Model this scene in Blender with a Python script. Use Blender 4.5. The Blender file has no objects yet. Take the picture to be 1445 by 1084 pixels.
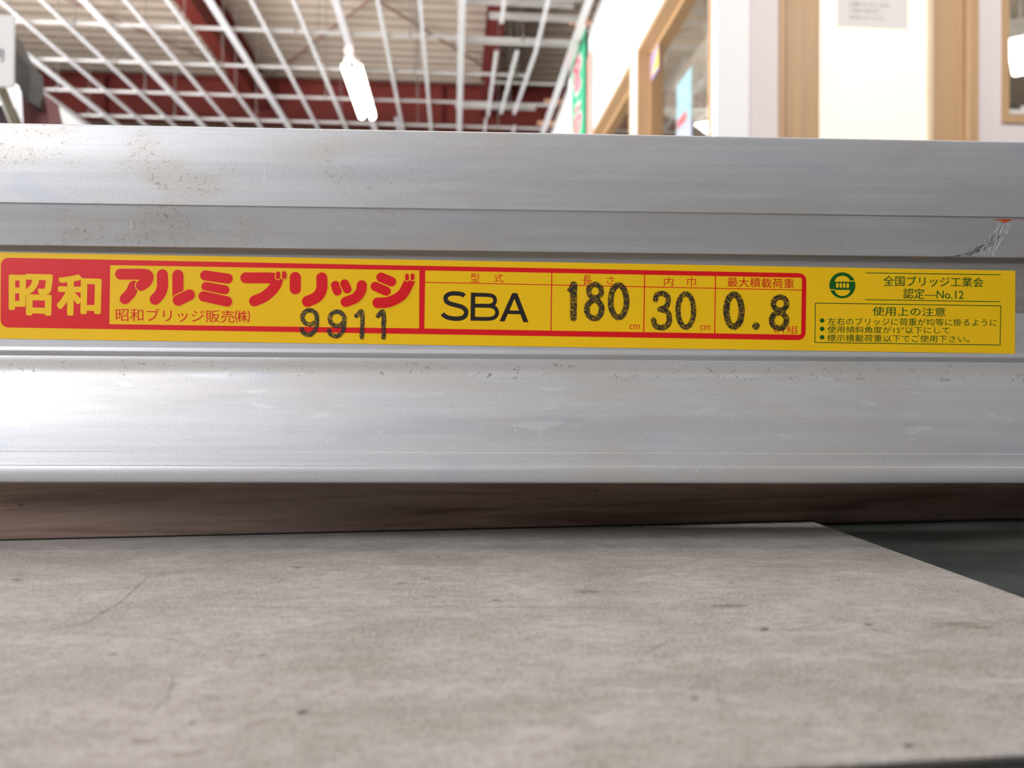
import bpy, bmesh, math, random
from mathutils import Vector, Matrix
random.seed(7)
rad = math.radians
sc = bpy.context.scene
C = sc.collection

# ------------------------------------------------------------------ camera, world, light, exposure
# heights below are metres above the lens; the whole place is lifted by LIFT at the end so the floor is z = 0
LIFT = 0.346
FPX = 28.3 / 36 * 1445
YAW, PITCH, ROLL = rad(4.15), rad(0.4), 0.0057
cd = bpy.data.cameras.new('camera')
cam = bpy.data.objects.new('camera', cd)
C.objects.link(cam)
cd.sensor_width = 36
cd.lens = 28.3
cd.clip_start = 0.01
cd.clip_end = 100
cd.dof.use_dof = True
cd.dof.focus_distance = 0.245
cd.dof.aperture_fstop = 17
cam.matrix_world = (Matrix.Rotation(-YAW, 4, 'Z') @ Matrix.Rotation(rad(90) + PITCH, 4, 'X') @ Matrix.Rotation(ROLL, 4, 'Z'))
sc.camera = cam

sc.view_settings.view_transform = 'Standard'
sc.view_settings.look = 'None'
sc.view_settings.gamma = 1
sc.view_settings.use_curve_mapping = False
sc.view_settings.exposure = 0.0

w = bpy.data.worlds.new('world')
sc.world = w
w.use_nodes = True
w.node_tree.nodes['Background'].inputs[0].default_value = (0.92, 0.95, 1.0, 1)
w.node_tree.nodes['Background'].inputs[1].default_value = 0.62


def area(name, loc, target, sx, sy, power, col=(1, 1, 1)):
    l = bpy.data.lights.new(name, 'AREA')
    l.shape = 'RECTANGLE'
    l.size = sx
    l.size_y = sy
    l.energy = power
    l.color = col
    o = bpy.data.objects.new(name, l)
    C.objects.link(o)
    o.location = loc
    o.rotation_euler = (Vector(target) - Vector(loc)).to_track_quat('-Z', 'Y').to_euler()
    return o


area('left_fill', (-1.25, -0.75, 0.95), (0.0, 0.3, 0.0), 0.9, 0.9, 40, (0.97, 0.965, 1.0))  # added light out of view, gives the ramp its left-to-right falloff
area('side_daylight', (-6.0, 3.6, 1.0), (1.0, 6.0, 2.0), 4.0, 2.6, 800, (0.96, 0.97, 1.0))
area('hall_lamp_row', (-0.4, 0.7, 2.65), (-0.1, 0.25, 0), 2.2, 1.0, 44, (1.0, 0.99, 0.97))
area('ceiling_fill', (-3.6, 3.2, 0.0), (-3.0, 9.0, 4.0), 2.5, 1.5, 340, (1, 0.97, 0.95))  # added upward light hidden behind the ramp, brightens bars and roof deck
area('front_wall_fill', (1.9, 1.0, 2.5), (1.9, 3.4, 1.2), 1.6, 0.6, 48, (1, 0.97, 0.95))  # added light out of view, brightens the office front wall
area('office_fill', (3.0, 6.0, 2.5), (3.0, 6.0, 0), 2.5, 2.5, 200, (1, 0.94, 0.85))  # added area light, brightens the interior behind the windows


# ------------------------------------------------------------------ helpers
def ray(px, py):
    """direction in which the lens sees a point of the 1445x1084 frame (used to measure places on real surfaces)"""
    d = Vector(((px - 722.5) / FPX, -(py - 542) / FPX, -1))
    return (cam.matrix_world.to_3x3() @ d)


def obj(name, mesh_or_bm, mat=None, parent=None, smooth=False):
    if isinstance(mesh_or_bm, bmesh.types.BMesh):
        me = bpy.data.meshes.new(name)
        mesh_or_bm.to_mesh(me)
        mesh_or_bm.free()
    else:
        me = mesh_or_bm
    if mat:
        me.materials.clear()
        me.materials.append(mat)
    if smooth:
        for p in me.polygons:
            p.use_smooth = True
    o = bpy.data.objects.new(name, me)
    C.objects.link(o)
    if parent:
        o.parent = parent
    return o


def thing(name, label, cat, loc=(0, 0, 0), rz=0.0, group=None):
    o = bpy.data.objects.new(name, None)
    C.objects.link(o)
    o.empty_display_size = 0.05
    o.location = loc
    o.rotation_euler = (0, 0, rz)
    o['label'] = label
    o['category'] = cat
    if group:
        o['group'] = group
    return o


def tag(o, label=None, cat=None, group=None, kind=None):
    if label: o['label'] = label
    if cat: o['category'] = cat
    if group: o['group'] = group
    if kind: o['kind'] = kind
    return o


def box(bm, x0, x1, y0, y1, z0, z1, bev=0.0):
    r = bmesh.ops.create_cube(bm, size=1)
    for v in r['verts']:
        v.co = Vector((x0 + (v.co.x + .5) * (x1 - x0), y0 + (v.co.y + .5) * (y1 - y0), z0 + (v.co.z + .5) * (z1 - z0)))
    if bev:
        es = list({e for v in r['verts'] for e in v.link_edges})
        bmesh.ops.bevel(bm, geom=es, offset=bev, segments=2, affect='EDGES', profile=0.5)


def bx(x0, x1, y0, y1, z0, z1, bev=0.0):
    bm = bmesh.new()
    box(bm, x0, x1, y0, y1, z0, z1, bev)
    return bm


def prism(pts, axis, a0, a1, bm=None):
    """polygon pts (2-D) extruded along axis ('x','y','z')"""
    bm = bm or bmesh.new()

    def put(p, a):
        if axis == 'x': return (a, p[0], p[1])
        if axis == 'y': return (p[0], a, p[1])
        return (p[0], p[1], a)
    va = [bm.verts.new(put(p, a0)) for p in pts]
    vb = [bm.verts.new(put(p, a1)) for p in pts]
    n = len(pts)
    for i in range(n):
        bm.faces.new((va[i], va[(i + 1) % n], vb[(i + 1) % n], vb[i]))
    bm.faces.new(va[::-1])
    bm.faces.new(vb)
    bmesh.ops.recalc_face_normals(bm, faces=bm.faces)
    return bm


def tube(bm, pts, r, n=10):
    pts = [Vector(p) for p in pts]
    rings = []
    for i, p in enumerate(pts):
        d = (pts[min(i + 1, len(pts) - 1)] - pts[max(i - 1, 0)]).normalized()
        a = d.orthogonal().normalized() if i == 0 else (rings_a - d * rings_a.dot(d)).normalized()
        rings_a = a
        b = d.cross(a)
        rr = r[i] if isinstance(r, (list, tuple)) else r
        rings.append([bm.verts.new(p + (a * math.cos(2 * math.pi * k / n) + b * math.sin(2 * math.pi * k / n)) * rr) for k in range(n)])
    for i in range(len(rings) - 1):
        for k in range(n):
            bm.faces.new((rings[i][k], rings[i][(k + 1) % n], rings[i + 1][(k + 1) % n], rings[i + 1][k]))
    bm.faces.new(rings[0][::-1])
    bm.faces.new(rings[-1])
    return bm


# ------------------------------------------------------------------ materials
def mat(name, col, rough=0.6, metal=0.0, noise=0.0, nscale=(5, 5, 5), bump=0.0, emit=0.0, col2=None, spec=0.5):
    m = bpy.data.materials.new(name)
    m.use_nodes = True
    nt = m.node_tree
    N, L = nt.nodes, nt.links
    b = N['Principled BSDF']
    b.inputs['Base Color'].default_value = (*col, 1)
    b.inputs['Roughness'].default_value = rough
    b.inputs['Metallic'].default_value = metal
    b.inputs['Specular IOR Level'].default_value = spec
    if emit:
        b.inputs['Emission Color'].default_value = (*col, 1)
        b.inputs['Emission Strength'].default_value = emit
    if noise or bump:
        tc = N.new('ShaderNodeTexCoord')
        mp = N.new('ShaderNodeMapping')
        mp.inputs['Scale'].default_value = nscale
        nz = N.new('ShaderNodeTexNoise')
        nz.inputs['Scale'].default_value = 1
        nz.inputs['Detail'].default_value = 6
        nz.inputs['Roughness'].default_value = 0.6
        L.new(tc.outputs['Object'], mp.inputs[0])
        L.new(mp.outputs[0], nz.inputs[0])
        if noise:
            cr = N.new('ShaderNodeValToRGB')
            c2 = col2 or tuple(c * (1 - noise) for c in col)
            cr.color_ramp.elements[0].position = 0.3
            cr.color_ramp.elements[1].position = 0.7
            cr.color_ramp.elements[0].color = (*c2, 1)
            cr.color_ramp.elements[1].color = (*col, 1)
            L.new(nz.outputs[0], cr.inputs[0])
            L.new(cr.outputs[0], b.inputs['Base Color'])
        if bump:
            bp = N.new('ShaderNodeBump')
            bp.inputs['Strength'].default_value = bump
            bp.inputs['Distance'].default_value = 0.01
            L.new(nz.outputs[0], bp.inputs['Height'])
            L.new(bp.outputs[0], b.inputs['Normal'])
    return m


class NT:
    """small node-graph helper"""
    def __init__(self, m):
        self.m = m
        self.nt = m.node_tree
        self.N = self.nt.nodes
        self.L = self.nt.links
        self.b = self.N['Principled BSDF']
        self.tc = self.N.new('ShaderNodeTexCoord').outputs['Object']

    def noise(self, scale, detail=4, rough=0.55, off=(0, 0, 0), dist=0.0):
        mp = self.N.new('ShaderNodeMapping')
        mp.inputs['Scale'].default_value = scale
        mp.inputs['Location'].default_value = off
        n = self.N.new('ShaderNodeTexNoise')
        n.inputs['Scale'].default_value = 1
        n.inputs['Detail'].default_value = detail
        n.inputs['Roughness'].default_value = rough
        n.inputs['Distortion'].default_value = dist
        self.L.new(self.tc, mp.inputs[0])
        self.L.new(mp.outputs[0], n.inputs[0])
        return n.outputs[0]

    def ramp(self, v, a, b, c0=0.0, c1=1.0):
        n = self.N.new('ShaderNodeMapRange')
        n.interpolation_type = 'SMOOTHSTEP'
        n.inputs[1].default_value = a
        n.inputs[2].default_value = b
        n.inputs[3].default_value = c0
        n.inputs[4].default_value = c1
        self.L.new(v, n.inputs[0])
        return n.outputs[0]

    def math(self, op, a, b=None):
        n = self.N.new('ShaderNodeMath')
        n.operation = op
        for i, q in enumerate((a, b)):
            if q is None: continue
            if isinstance(q, (int, float)): n.inputs[i].default_value = q
            else: self.L.new(q, n.inputs[i])
        return n.outputs[0]

    def axis(self, i):
        s = self.N.new('ShaderNodeSeparateXYZ')
        self.L.new(self.tc, s.inputs[0])
        return s.outputs[i]

    def mix(self, fac, a, b):
        n = self.N.new('ShaderNodeMix')
        n.data_type = 'RGBA'
        for i, q in ((0, fac), (6, a), (7, b)):
            if isinstance(q, (int, float)): n.inputs[i].default_value = q
            elif isinstance(q, tuple): n.inputs[i].default_value = (*q, 1)
            else: self.L.new(q, n.inputs[i])
        return n.outputs[2]

    def band(self, v, lo, hi, soft):
        return self.math('MULTIPLY', self.ramp(v, lo - soft, lo + soft), self.ramp(v, hi - soft, hi + soft, 1, 0))

    def to(self, v, socket):
        self.L.new(v, self.b.inputs[socket])

    def bump(self, h, strength, dist=0.001):
        n = self.N.new('ShaderNodeBump')
        n.inputs['Strength'].default_value = strength
        n.inputs['Distance'].default_value = dist
        self.L.new(h, n.inputs['Height'])
        self.L.new(n.outputs[0], self.b.inputs['Normal'])


def newmat(name, rough=0.5, metal=0.0):
    m = bpy.data.materials.new(name)
    m.use_nodes = True
    g = NT(m)
    g.b.inputs['Roughness'].default_value = rough
    g.b.inputs['Metallic'].default_value = metal
    return m, g


# aluminium of the ramp: extruded, worn, stained (local coordinates in metres)
M_alu, g = newmat('worn_aluminium', 0.5, 0.38)
X, Zc = g.axis(0), g.axis(2)
streak = g.noise((5, 4, 420), 8, 0.75)
blot = g.noise((16, 1, 60), 4, 0.55, (3, 0, 1), 0.6)
c = g.mix(g.ramp(streak, .3, .7), (.49, .495, .51), (.57, .575, .59))
c = g.mix(g.math('MULTIPLY', g.ramp(blot, .47, .62), .5), c, (.50, .485, .44))
bl2 = g.noise((22, 1, 90), 3, 0.5, (9, 0, 4), 0.8)
c = g.mix(g.math('MULTIPLY', g.ramp(bl2, .56, .7), .35), c, (.42, .46, .53))
# pale wiped smears on the broad lower face
sm = g.noise((60, 1, 330), 3, 0.5, (1, 0, 7), 0.4)
c = g.mix(g.math('MULTIPLY', g.math('MULTIPLY', g.ramp(sm, .6, .68), g.band(Zc, .012, .033, .002)), .25), c, (.78, .80, .83))
# brown dirt crusts, upper left most
sp = g.noise((600, 1, 700), 4, 0.65, (0, 0, 0), 1.2)
area1 = g.noise((26, 1, 60), 2, 0.5, (2.2, 0, 0.4))
up = g.math('MULTIPLY', g.band(Zc, .070, .104, .002), g.ramp(X, -.15, .02, 1, .0))
dm = g.math('MULTIPLY', g.math('MULTIPLY', g.ramp(sp, .55, .63), g.ramp(area1, .48, .6)), up)
c = g.mix(g.math('MULTIPLY', dm, .7), c, (.17, .12, .07))
film = g.math('MULTIPLY', g.math('MULTIPLY', g.ramp(area1, .47, .64), up), .42)
c = g.mix(film, c, (.45, .38, .28))
# dark specks in the hollow under the sticker
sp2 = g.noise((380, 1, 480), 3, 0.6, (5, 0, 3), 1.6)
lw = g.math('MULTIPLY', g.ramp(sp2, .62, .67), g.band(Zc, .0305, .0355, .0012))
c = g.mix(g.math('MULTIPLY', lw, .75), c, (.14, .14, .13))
hol = g.math('MULTIPLY', g.band(Zc, .0325, .0368, .0012), .35)  # shade and some grime of the hollow, darkened in the base colour
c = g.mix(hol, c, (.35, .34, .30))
# short upright nicks
nk = g.noise((900, 1, 60), 2, 0.5, (8, 0, 2))
nk2 = g.noise((30, 1, 30), 2, 0.5, (4, 0, 9))
nick = g.math('MULTIPLY', g.math('MULTIPLY', g.ramp(nk, .70, .76), g.ramp(nk2, .5, .62)), g.band(Zc, .072, .102, .003))
c = g.mix(g.math('MULTIPLY', nick, .6), c, (.92, .92, .92))
gn = g.noise((1300, 1, 2200), 3, 0.7, (3, 0, 3))
c = g.mix(g.ramp(gn, .35, .65, .16, 0), c, (.2, .2, .21))
fl = g.noise((700, 1, 700), 2, 0.5, (1, 0, 2))
c = g.mix(g.math('MULTIPLY', g.ramp(fl, .74, .78), .5), c, (.95, .95, .95))
g.to(c, 'Base Color')
g.to(g.ramp(g.noise((8, 8, 90), 4, .6), .3, .7, .46, .56), 'Roughness')
g.bump(g.noise((10, 10, 1200), 3, .6), 0.08, 0.0001)

M_web, g = newmat('grey_brown_web_shade', 0.55, 0.35)  # shade under the overhanging ledge, put into the web's colour
g.to(g.mix(g.ramp(g.noise((6, 1, 300), 4), .3, .7), (.25, .24, .22), (.34, .33, .31)), 'Base Color')

# grey board
M_board, g = newmat('worn_grey_board', 0.62)
n1 = g.noise((40, 75, 5), 9, .78)
c = g.mix(g.ramp(n1, .3, .7), (.20, .18, .155), (.37, .34, .32))
n2 = g.noise((14, 30, 1), 5, .65, (4, 2, 0), .5)
c = g.mix(g.math('MULTIPLY', g.ramp(n2, .5, .68), .45), c, (.19, .195, .165))
n3 = g.noise((90, 240, 1), 4, .6, (1, 7, 0), .6)
c = g.mix(g.math('MULTIPLY', g.ramp(n3, .60, .68), .55), c, (.22, .20, .18))
n7 = g.noise((260, 420, 1), 5, .75, (6, 1, 0))
c = g.mix(g.ramp(n7, .38, .55, .5, 0), c, (.15, .13, .11))
n5 = g.noise((1400, 1400, 1), 2, .6)
c = g.mix(g.ramp(n5, .4, .62, 0, .4), c, (.48, .46, .44))
n6 = g.noise((130, 130, 1), 3, .5, (3, 3, 0), .4)
c = g.mix(g.math('MULTIPLY', g.ramp(n6, .70, .73), .6), c, (.12, .09, .08))
g.to(c, 'Base Color')
g.to(g.ramp(g.noise((40, 90, 1), 5), .3, .7, .45, .7), 'Roughness')
g.bump(g.noise((900, 1500, 50), 4, .7), 0.3, 0.0003)

M_boardedge = mat('board_edge', (.12, .11, .10), .8, noise=.4, nscale=(60, 60, 300))
# brown timber
M_timber, g = newmat('brown_timber', 0.5)
n1 = g.noise((10, 10, 190), 6, .65, dist=.8)
c = g.mix(g.ramp(n1, .3, .7), (.15, .08, .052), (.38, .26, .205))
n2 = g.noise((7, 7, 30), 4, .6, (5, 0, 1), .5)
c = g.mix(g.math('MULTIPLY', g.ramp(n2, .5, .68), .5), c, (.29, .23, .205))
n3 = g.noise((60, 60, 700), 3, .6, (2, 0, 8), .4)
c = g.mix(g.math('MULTIPLY', g.ramp(n3, .68, .74), .85), c, (.012, .006, .004))
g.to(c, 'Base Color')
g.bump(g.noise((12, 12, 900), 5, .65), .35, .0005)

M_bench, g = newmat('dark_green_steel', 0.5)
n1 = g.noise((30, 60, 5), 5, .65)
c = g.mix(g.ramp(n1, .3, .72), (.012, .018, .016), (.032, .042, .036))
n3 = g.noise((160, 500, 1), 3, .6, (4, 1, 0), .8)
c = g.mix(g.math('MULTIPLY', g.ramp(n3, .64, .72), .6), c, (.12, .13, .12))
n4 = g.noise((9, 20, 1), 3, .6, (4, 1, 0), .8)
c = g.mix(g.math('MULTIPLY', g.ramp(n4, .5, .7), .10), c, (.15, .16, .155))
g.to(c, 'Base Color')
g.bump(g.noise((900, 900, 50), 4, .7), 0.3, 0.0003)

M_yel = mat('yellow_vinyl', (.86, .52, .010), .32, noise=.05, nscale=(30, 30, 30), spec=.5)
M_red = mat('red_print', (.66, .008, .012), .36)
M_green = mat('green_print', (.008, .10, .012), .4)
M_black = mat('black_print', (.014, .011, .008), .45)
M_orange = mat('orange_paint', (.80, .14, .02), .6, noise=.35, nscale=(600, 600, 600))

# rubber stamp ink: grainy, partly missing
M_ink, g = newmat('stamp_ink', .55)
g.b.inputs['Base Color'].default_value = (.018, .016, .010, 1)
gr = g.noise((2600, 2600, 2600), 2, .6)
gr2 = g.noise((260, 260, 260), 2, .6)
al = g.ramp(g.math('ADD', gr, g.math('MULTIPLY', g.math('SUBTRACT', gr2, .5), .22)), .47, .56, .97, .38)
g.to(al, 'Alpha')

M_white = mat('white_wall_paint', (.88, .87, .86), .6, noise=.03, nscale=(2, 2, 2))
M_pink = mat('pinkish_wall_paper', (.80, .73, .72), .7, noise=.03, nscale=(2, 2, 2))
M_wood = mat('light_oak_trim', (.56, .355, .19), .5, noise=.15, nscale=(30, 30, 2))
M_wood2 = mat('oak_reveal', (.56, .36, .19), .5, noise=.15, nscale=(30, 30, 2))
M_bar = mat('galvanised_bar', (.74, .73, .74), .45, .25, noise=.1, nscale=(3, 3, 3))
M_chan = mat('galvanised_channel', (.55, .54, .53), .5, .3, noise=.15, nscale=(3, 3, 3))
M_rod = mat('hanger_steel', (.30, .28, .26), .5, .5, noise=.2, nscale=(9, 9, 9))
M_deck = mat('beige_roof_deck', (.60, .50, .40), .8, noise=.12, nscale=(.6, .6, .6))
M_steel = mat('red_oxide_steel', (.25, .036, .026), .6, noise=.3, nscale=(1.5, 1.5, 1.5))
M_rodred = mat('red_brown_rod', (.33, .16, .12), .6, noise=.2, nscale=(3, 3, 3))
M_conc = mat('concrete', (.34, .33, .31), .7, noise=.25, nscale=(1.3, 1.3, 1.3), bump=.1)
M_hall = mat('hall_wall_paint', (.17, .17, .18), .8, noise=.2, nscale=(.6, .6, .6))
M_fargreen = mat('dark_green_wall', (.012, .045, .035), .8, noise=.3, nscale=(.6, .6, .6))
M_office = mat('office_wall_beige', (.42, .36, .29), .8, noise=.08, nscale=(1, 1, 1))
M_lamp = mat('lamp_glow', (1, .99, .96), .5, emit=9)
M_lampbody = mat('lamp_housing_white', (.85, .84, .82), .4, noise=.03)
M_frost = mat('frosted_backlit_pane', (.95, .88, .72), .5, emit=.36)  # emission stands in for office light shining through the pane
M_paper = mat('paper', (.78, .74, .72), .7, noise=.03)
M_papertext = mat('grey_print', (.28, .27, .27), .7)
M_dark = mat('dark_grey_paint', (.085, .08, .075), .5, noise=.3, nscale=(20, 20, 20))
M_maroon = mat('maroon_paint', (.24, .06, .075), .5, noise=.35, nscale=(25, 25, 12))
M_olive = mat('olive_hose', (.20, .17, .10), .5, noise=.2, nscale=(30, 30, 30))
M_bgreen = mat('banner_green', (.06, .50, .26), .6, noise=.1, nscale=(9, 9, 9))
M_bred = mat('banner_red', (.85, .10, .18), .6)
M_bwhite = mat('banner_white', (.90, .86, .86), .6)
M_salmon = mat('salmon_panel', (.75, .42, .35), .6, noise=.1, nscale=(2, 2, 3))
M_batten = mat('raw_pine', (.70, .42, .26), .6, noise=.2, nscale=(5, 50, 50))
M_pblue = mat('poster_blue', (.20, .38, .42), .6, noise=.35, nscale=(20, 20, 30), col2=(.38, .50, .53))
M_ppink = mat('poster_pink', (.50, .44, .55), .6, noise=.3, nscale=(30, 30, 30), col2=(.28, .38, .55))
M_pred = mat('poster_red', (.50, .12, .12), .6)
M_styel = mat('sticker_yellow', (.85, .65, .12), .5)
M_stpur = mat('sticker_purple', (.36, .27, .50), .5)

M_glass = bpy.data.materials.new('window_glass')
M_glass.use_nodes = True
nt = M_glass.node_tree
nt.nodes.remove(nt.nodes['Principled BSDF'])
tr = nt.nodes.new('ShaderNodeBsdfTransparent'); tr.inputs[0].default_value = (.86, .86, .84, 1)
gl = nt.nodes.new('ShaderNodeBsdfGlossy'); gl.inputs['Roughness'].default_value = 0.01
lw_ = nt.nodes.new('ShaderNodeLayerWeight'); lw_.inputs[0].default_value = .5
fr = nt.nodes.new('ShaderNodeMapRange'); fr.inputs[1].default_value = 0; fr.inputs[2].default_value = 1; fr.inputs[3].default_value = .04; fr.inputs[4].default_value = .38
nt.links.new(lw_.outputs['Facing'], fr.inputs[0])
mx = nt.nodes.new('ShaderNodeMixShader')
nt.links.new(fr.outputs[0], mx.inputs[0]); nt.links.new(tr.outputs[0], mx.inputs[1]); nt.links.new(gl.outputs[0], mx.inputs[2])
nt.links.new(mx.outputs[0], nt.nodes['Material Output'].inputs[0])


# ------------------------------------------------------------------ the setting
def struct(name, bm, m, parent=None, kind=True):
    o = obj(name, bm, m, parent)
    if kind and not parent: o['kind'] = 'structure'
    return o


FL = -LIFT
struct('floor', bx(-12, 8, -7, 18, FL - .1, FL), M_conc)
struct('wall_back', bx(-12, 8, -7.2, -7, FL, 5.2), M_hall)
struct('wall_far', bx(-12, 8, 18, 18.2, FL, 5.2), M_fargreen)
struct('wall_right', bx(7.0, 7.2, -7, 18, FL, 5.2), M_hall)

# roof deck: trapezoid ribs running across the hall
bm = bmesh.new()
prof = []
y = -7.0
while y < 18:
    prof += [(y, 4.55), (y + .10, 4.55), (y + .125, 4.62), (y + .20, 4.62)]
    y += .225
prof = prof + [(q[0], q[1] + .05) for q in prof[::-1]]
va = [bm.verts.new((-12, p[0], p[1])) for p in prof]
vb = [bm.verts.new((8, p[0], p[1])) for p in prof]
n = len(prof)
for i in range(n):
    bm.faces.new((va[i], va[(i + 1) % n], vb[(i + 1) % n], vb[i]))
roof = struct('ceiling', bm, M_deck)


def rod(name, p, q, r, m, parent=None):
    b_ = bmesh.new()
    tube(b_, [p, q], r, 6)
    return obj(name, b_, m, parent)


# thin cross bracing under the deck
for (p, q) in (((-4.6, 8.0, 4.45), (-2.9, 9.8, 4.45)), ((-2.4, 7.2, 4.45), (.35, 11.0, 4.45)), ((-.1, 8.0, 4.45), (-2.6, 11.6, 4.45)),
               ((.6, 7.6, 4.45), (3.4, 11.4, 4.45)), ((-5.8, 7.6, 4.45), (-3.1, 11.5, 4.45))):
    rod('brace_rod', p, q, .014, M_rodred, roof)


def girder(axis, c, a0, a1, z0, z1, wd, name, label):
    """I section"""
    t = .018
    h = wd / 2
    pts = [(-h, z0), (h, z0), (h, z0 + t), (.008, z0 + t), (.008, z1 - t), (h, z1 - t), (h, z1), (-h, z1), (-h, z1 - t), (-.008, z1 - t), (-.008, z0 + t), (-h, z0 + t)]
    root = thing(name, label, 'steel beam', (0, 0, 0))
    if axis == 'y':
        obj('web_and_flanges', prism([(p[0] + c, p[1]) for p in pts], 'y', a0, a1), M_steel, root)
    else:
        obj('web_and_flanges', prism([(p[0] + c, p[1]) for p in pts], 'x', a0, a1), M_steel, root)
    # web stiffeners
    k = a0 + .6
    while k < a1:
        if axis == 'y': obj('stiffener', bx(c - h * .9, c + h * .9, k, k + .012, z0 + t, z1 - t), M_steel, root)
        else: obj('stiffener', bx(k, k + .012, c - h * .9, c + h * .9, z0 + t, z1 - t), M_steel, root)
        k += 2.4
    return root


girder('y', -2.82, -2, 11.78, 4.0, 4.54, .17, 'roof_girder', 'dark red girder running away at the left, behind the white ceiling bars')
girder('y', .45, -2, 11.78, 4.0, 4.54, .16, 'roof_girder', 'red girder running away beside the office, seen from straight below')
girder('x', 11.95, -8, 6.5, 3.86, 4.48, .24, 'roof_girder', 'upper of two dark red girders crossing the hall at the far end')
girder('x', 12.2, -8, 6.5, 3.36, 3.80, .20, 'roof_girder', 'lower of two dark red girders crossing the hall at the far end')
sc_ = obj('steel_column', bx(.55, .8, 14.3, 14.5, FL, 4.5), M_steel)
tag(sc_, 'red steel column at the far end, low between the ceiling bars', 'steel column')

# suspended ceiling frame of galvanised bars
grid = thing('ceiling_frame', 'white suspended ceiling frame of long parallel bars under the roof', 'ceiling frame', (0, 0, 0))


def bar(x0, y0, x1, y1, wd, z=2.75, h=.019, name='furring_bar'):
    """shallow channel, open side up"""
    d = Vector((x1 - x0, y1 - y0, 0)).normalized()
    s = Vector((d.y, -d.x, 0)) * (wd / 2)
    b_ = bmesh.new()
    ends = []
    for (x, y) in ((x0, y0), (x1, y1)):
        p = Vector((x, y, z))
        e = [p - s + Vector((0, 0, h)), p - s, p + s, p + s + Vector((0, 0, h)), p + s * .92 + Vector((0, 0, h)), p + s * .92 + Vector((0, 0, .002)), p - s * .92 + Vector((0, 0, .002)), p - s * .92 + Vector((0, 0, h))]
        ends.append([b_.verts.new(q) for q in e])
    a, b2 = ends
    for i in range(8):
        b_.faces.new((a[i], a[(i + 1) % 8], b2[(i + 1) % 8], b2[i]))
    b_.faces.new(a[::-1]); b_.faces.new(b2)
    bmesh.ops.recalc_face_normals(b_, faces=b_.faces)
    return obj(name, b_, M_bar, grid)


for k in range(-14, 4):
    x = .043 + .299 * k
    thick = k % 3 == 0
    if k == 1:
        bar(x, 3.0, x, 6.02, .027)
        bar(x - .01, 6.52, x - .015, 8.1, .027)
        bar(x - .03, 8.15, x - .03, 9.8, .022)
        continue
    if k == 2:
        bar(x + .01, 3.0, x + .01, 6.55, .027)
        bar(x + .01, 6.55, x - .055, 8.0, .027)
        bar(x - .02, 8.35, x - .02, 9.8, .024)
        continue
    bar(x, 3.0, x, 9.9, .052 if thick else .027)
bar(.50, 6.5, .455, 8.0, .027)
bar(-.60, 8.2, -.60, 9.8, .03)


def chan(x0, x1, y, z=2.770, h=.022, name='cross_channel', th=.012):
    return obj(name, prism([(y, z), (y + th, z), (y + th, z + .002), (y + .002, z + .002), (y + .002, z + h - .002), (y + th, z + h - .002), (y + th, z + h), (y, z + h)], 'x', x0, x1), M_chan, grid)


for (yy, xa, xb) in ((5.65, -5.2, .9), (6.35, -5.2, 1.0), (7.07, -5.2, .62), (7.79, -5.2, 1.0), (8.5, -5.2, 1.0), (9.25, -5.2, 1.0)):
    chan(xa, xb, yy)
chan(.0, .86, 5.83, z=2.80, h=.05)
chan(.25, .98, 6.05, z=2.80, h=.05)
chan(.0, .98, 6.5, z=2.80, h=.045)
chan(.32, 1.0, 7.3, z=2.79, h=.02)
chan(.0, .80, 8.0, z=2.80, h=.045)
for yy in (5.65, 6.35, 7.07, 7.79, 8.5):
    for x in (-4.6, -3.75, -2.9, -2.05, -1.2, -.35, .5):
        x += random.uniform(-.05, .05)
        rod('hanger_rod', (x, yy + .02, 2.80), (x, yy + .02, 4.56), .0045, M_rod, grid)
        obj('hanger_clip', bx(x - .008, x + .008, yy - .004, yy + .022, 2.768, 2.815, .002), M_rod, grid)


# plasterboard already fixed at the far left of the frame
o = obj('soffit_board', bx(-7.5, -3.86, 7.62, 9.2, 2.735, 2.747), M_white)
tag(o, 'white soffit board fixed under the ceiling frame at the far left', 'soffit board')
o = obj('soffit_board', bx(-4.9, -1.25, 8.9, 10.6, 2.70, 2.715), M_white)
tag(o, 'pale soffit strip at the far end of the ceiling frame, left of the lamp', 'soffit board')

# fluorescent lamp
lamp = thing('ceiling_light', 'lit twin-tube fluorescent lamp under the ceiling frame', 'ceiling light', (-.862, 7.36, 2.69))
b_ = bmesh.new(); box(b_, -.06, .06, -.63, .63, 0.012, .055, .006)
obj('housing', b_, M_lampbody, lamp)
for s in (-1, 1):
    b_ = bmesh.new(); tube(b_, [(s * .052, -.60, -.018), (s * .052, .60, -.018)], .030, 14)
    obj('lamp_tube', b_, M_lamp, lamp, True)
    for e in (-1, 1):
        obj('lamp_holder', bx(s * .052 - .018, s * .052 + .018, e * .615 - .014, e * .615 + .014, -.035, .014, .003), M_lampbody, lamp)
obj('reflector', prism([(-.085, .004), (-.02, .012), (.02, .012), (.085, .004), (.085, .007), (.02, .015), (-.02, .015), (-.085, .007)], 'y', -.62, .62), M_lampbody, lamp)
obj('mounting_plate', bx(-.035, .035, -.80, -.55, .02, .062), mat('mounting_plate_pinkish', (.75, .62, .58), .5, noise=.05), lamp)

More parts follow.
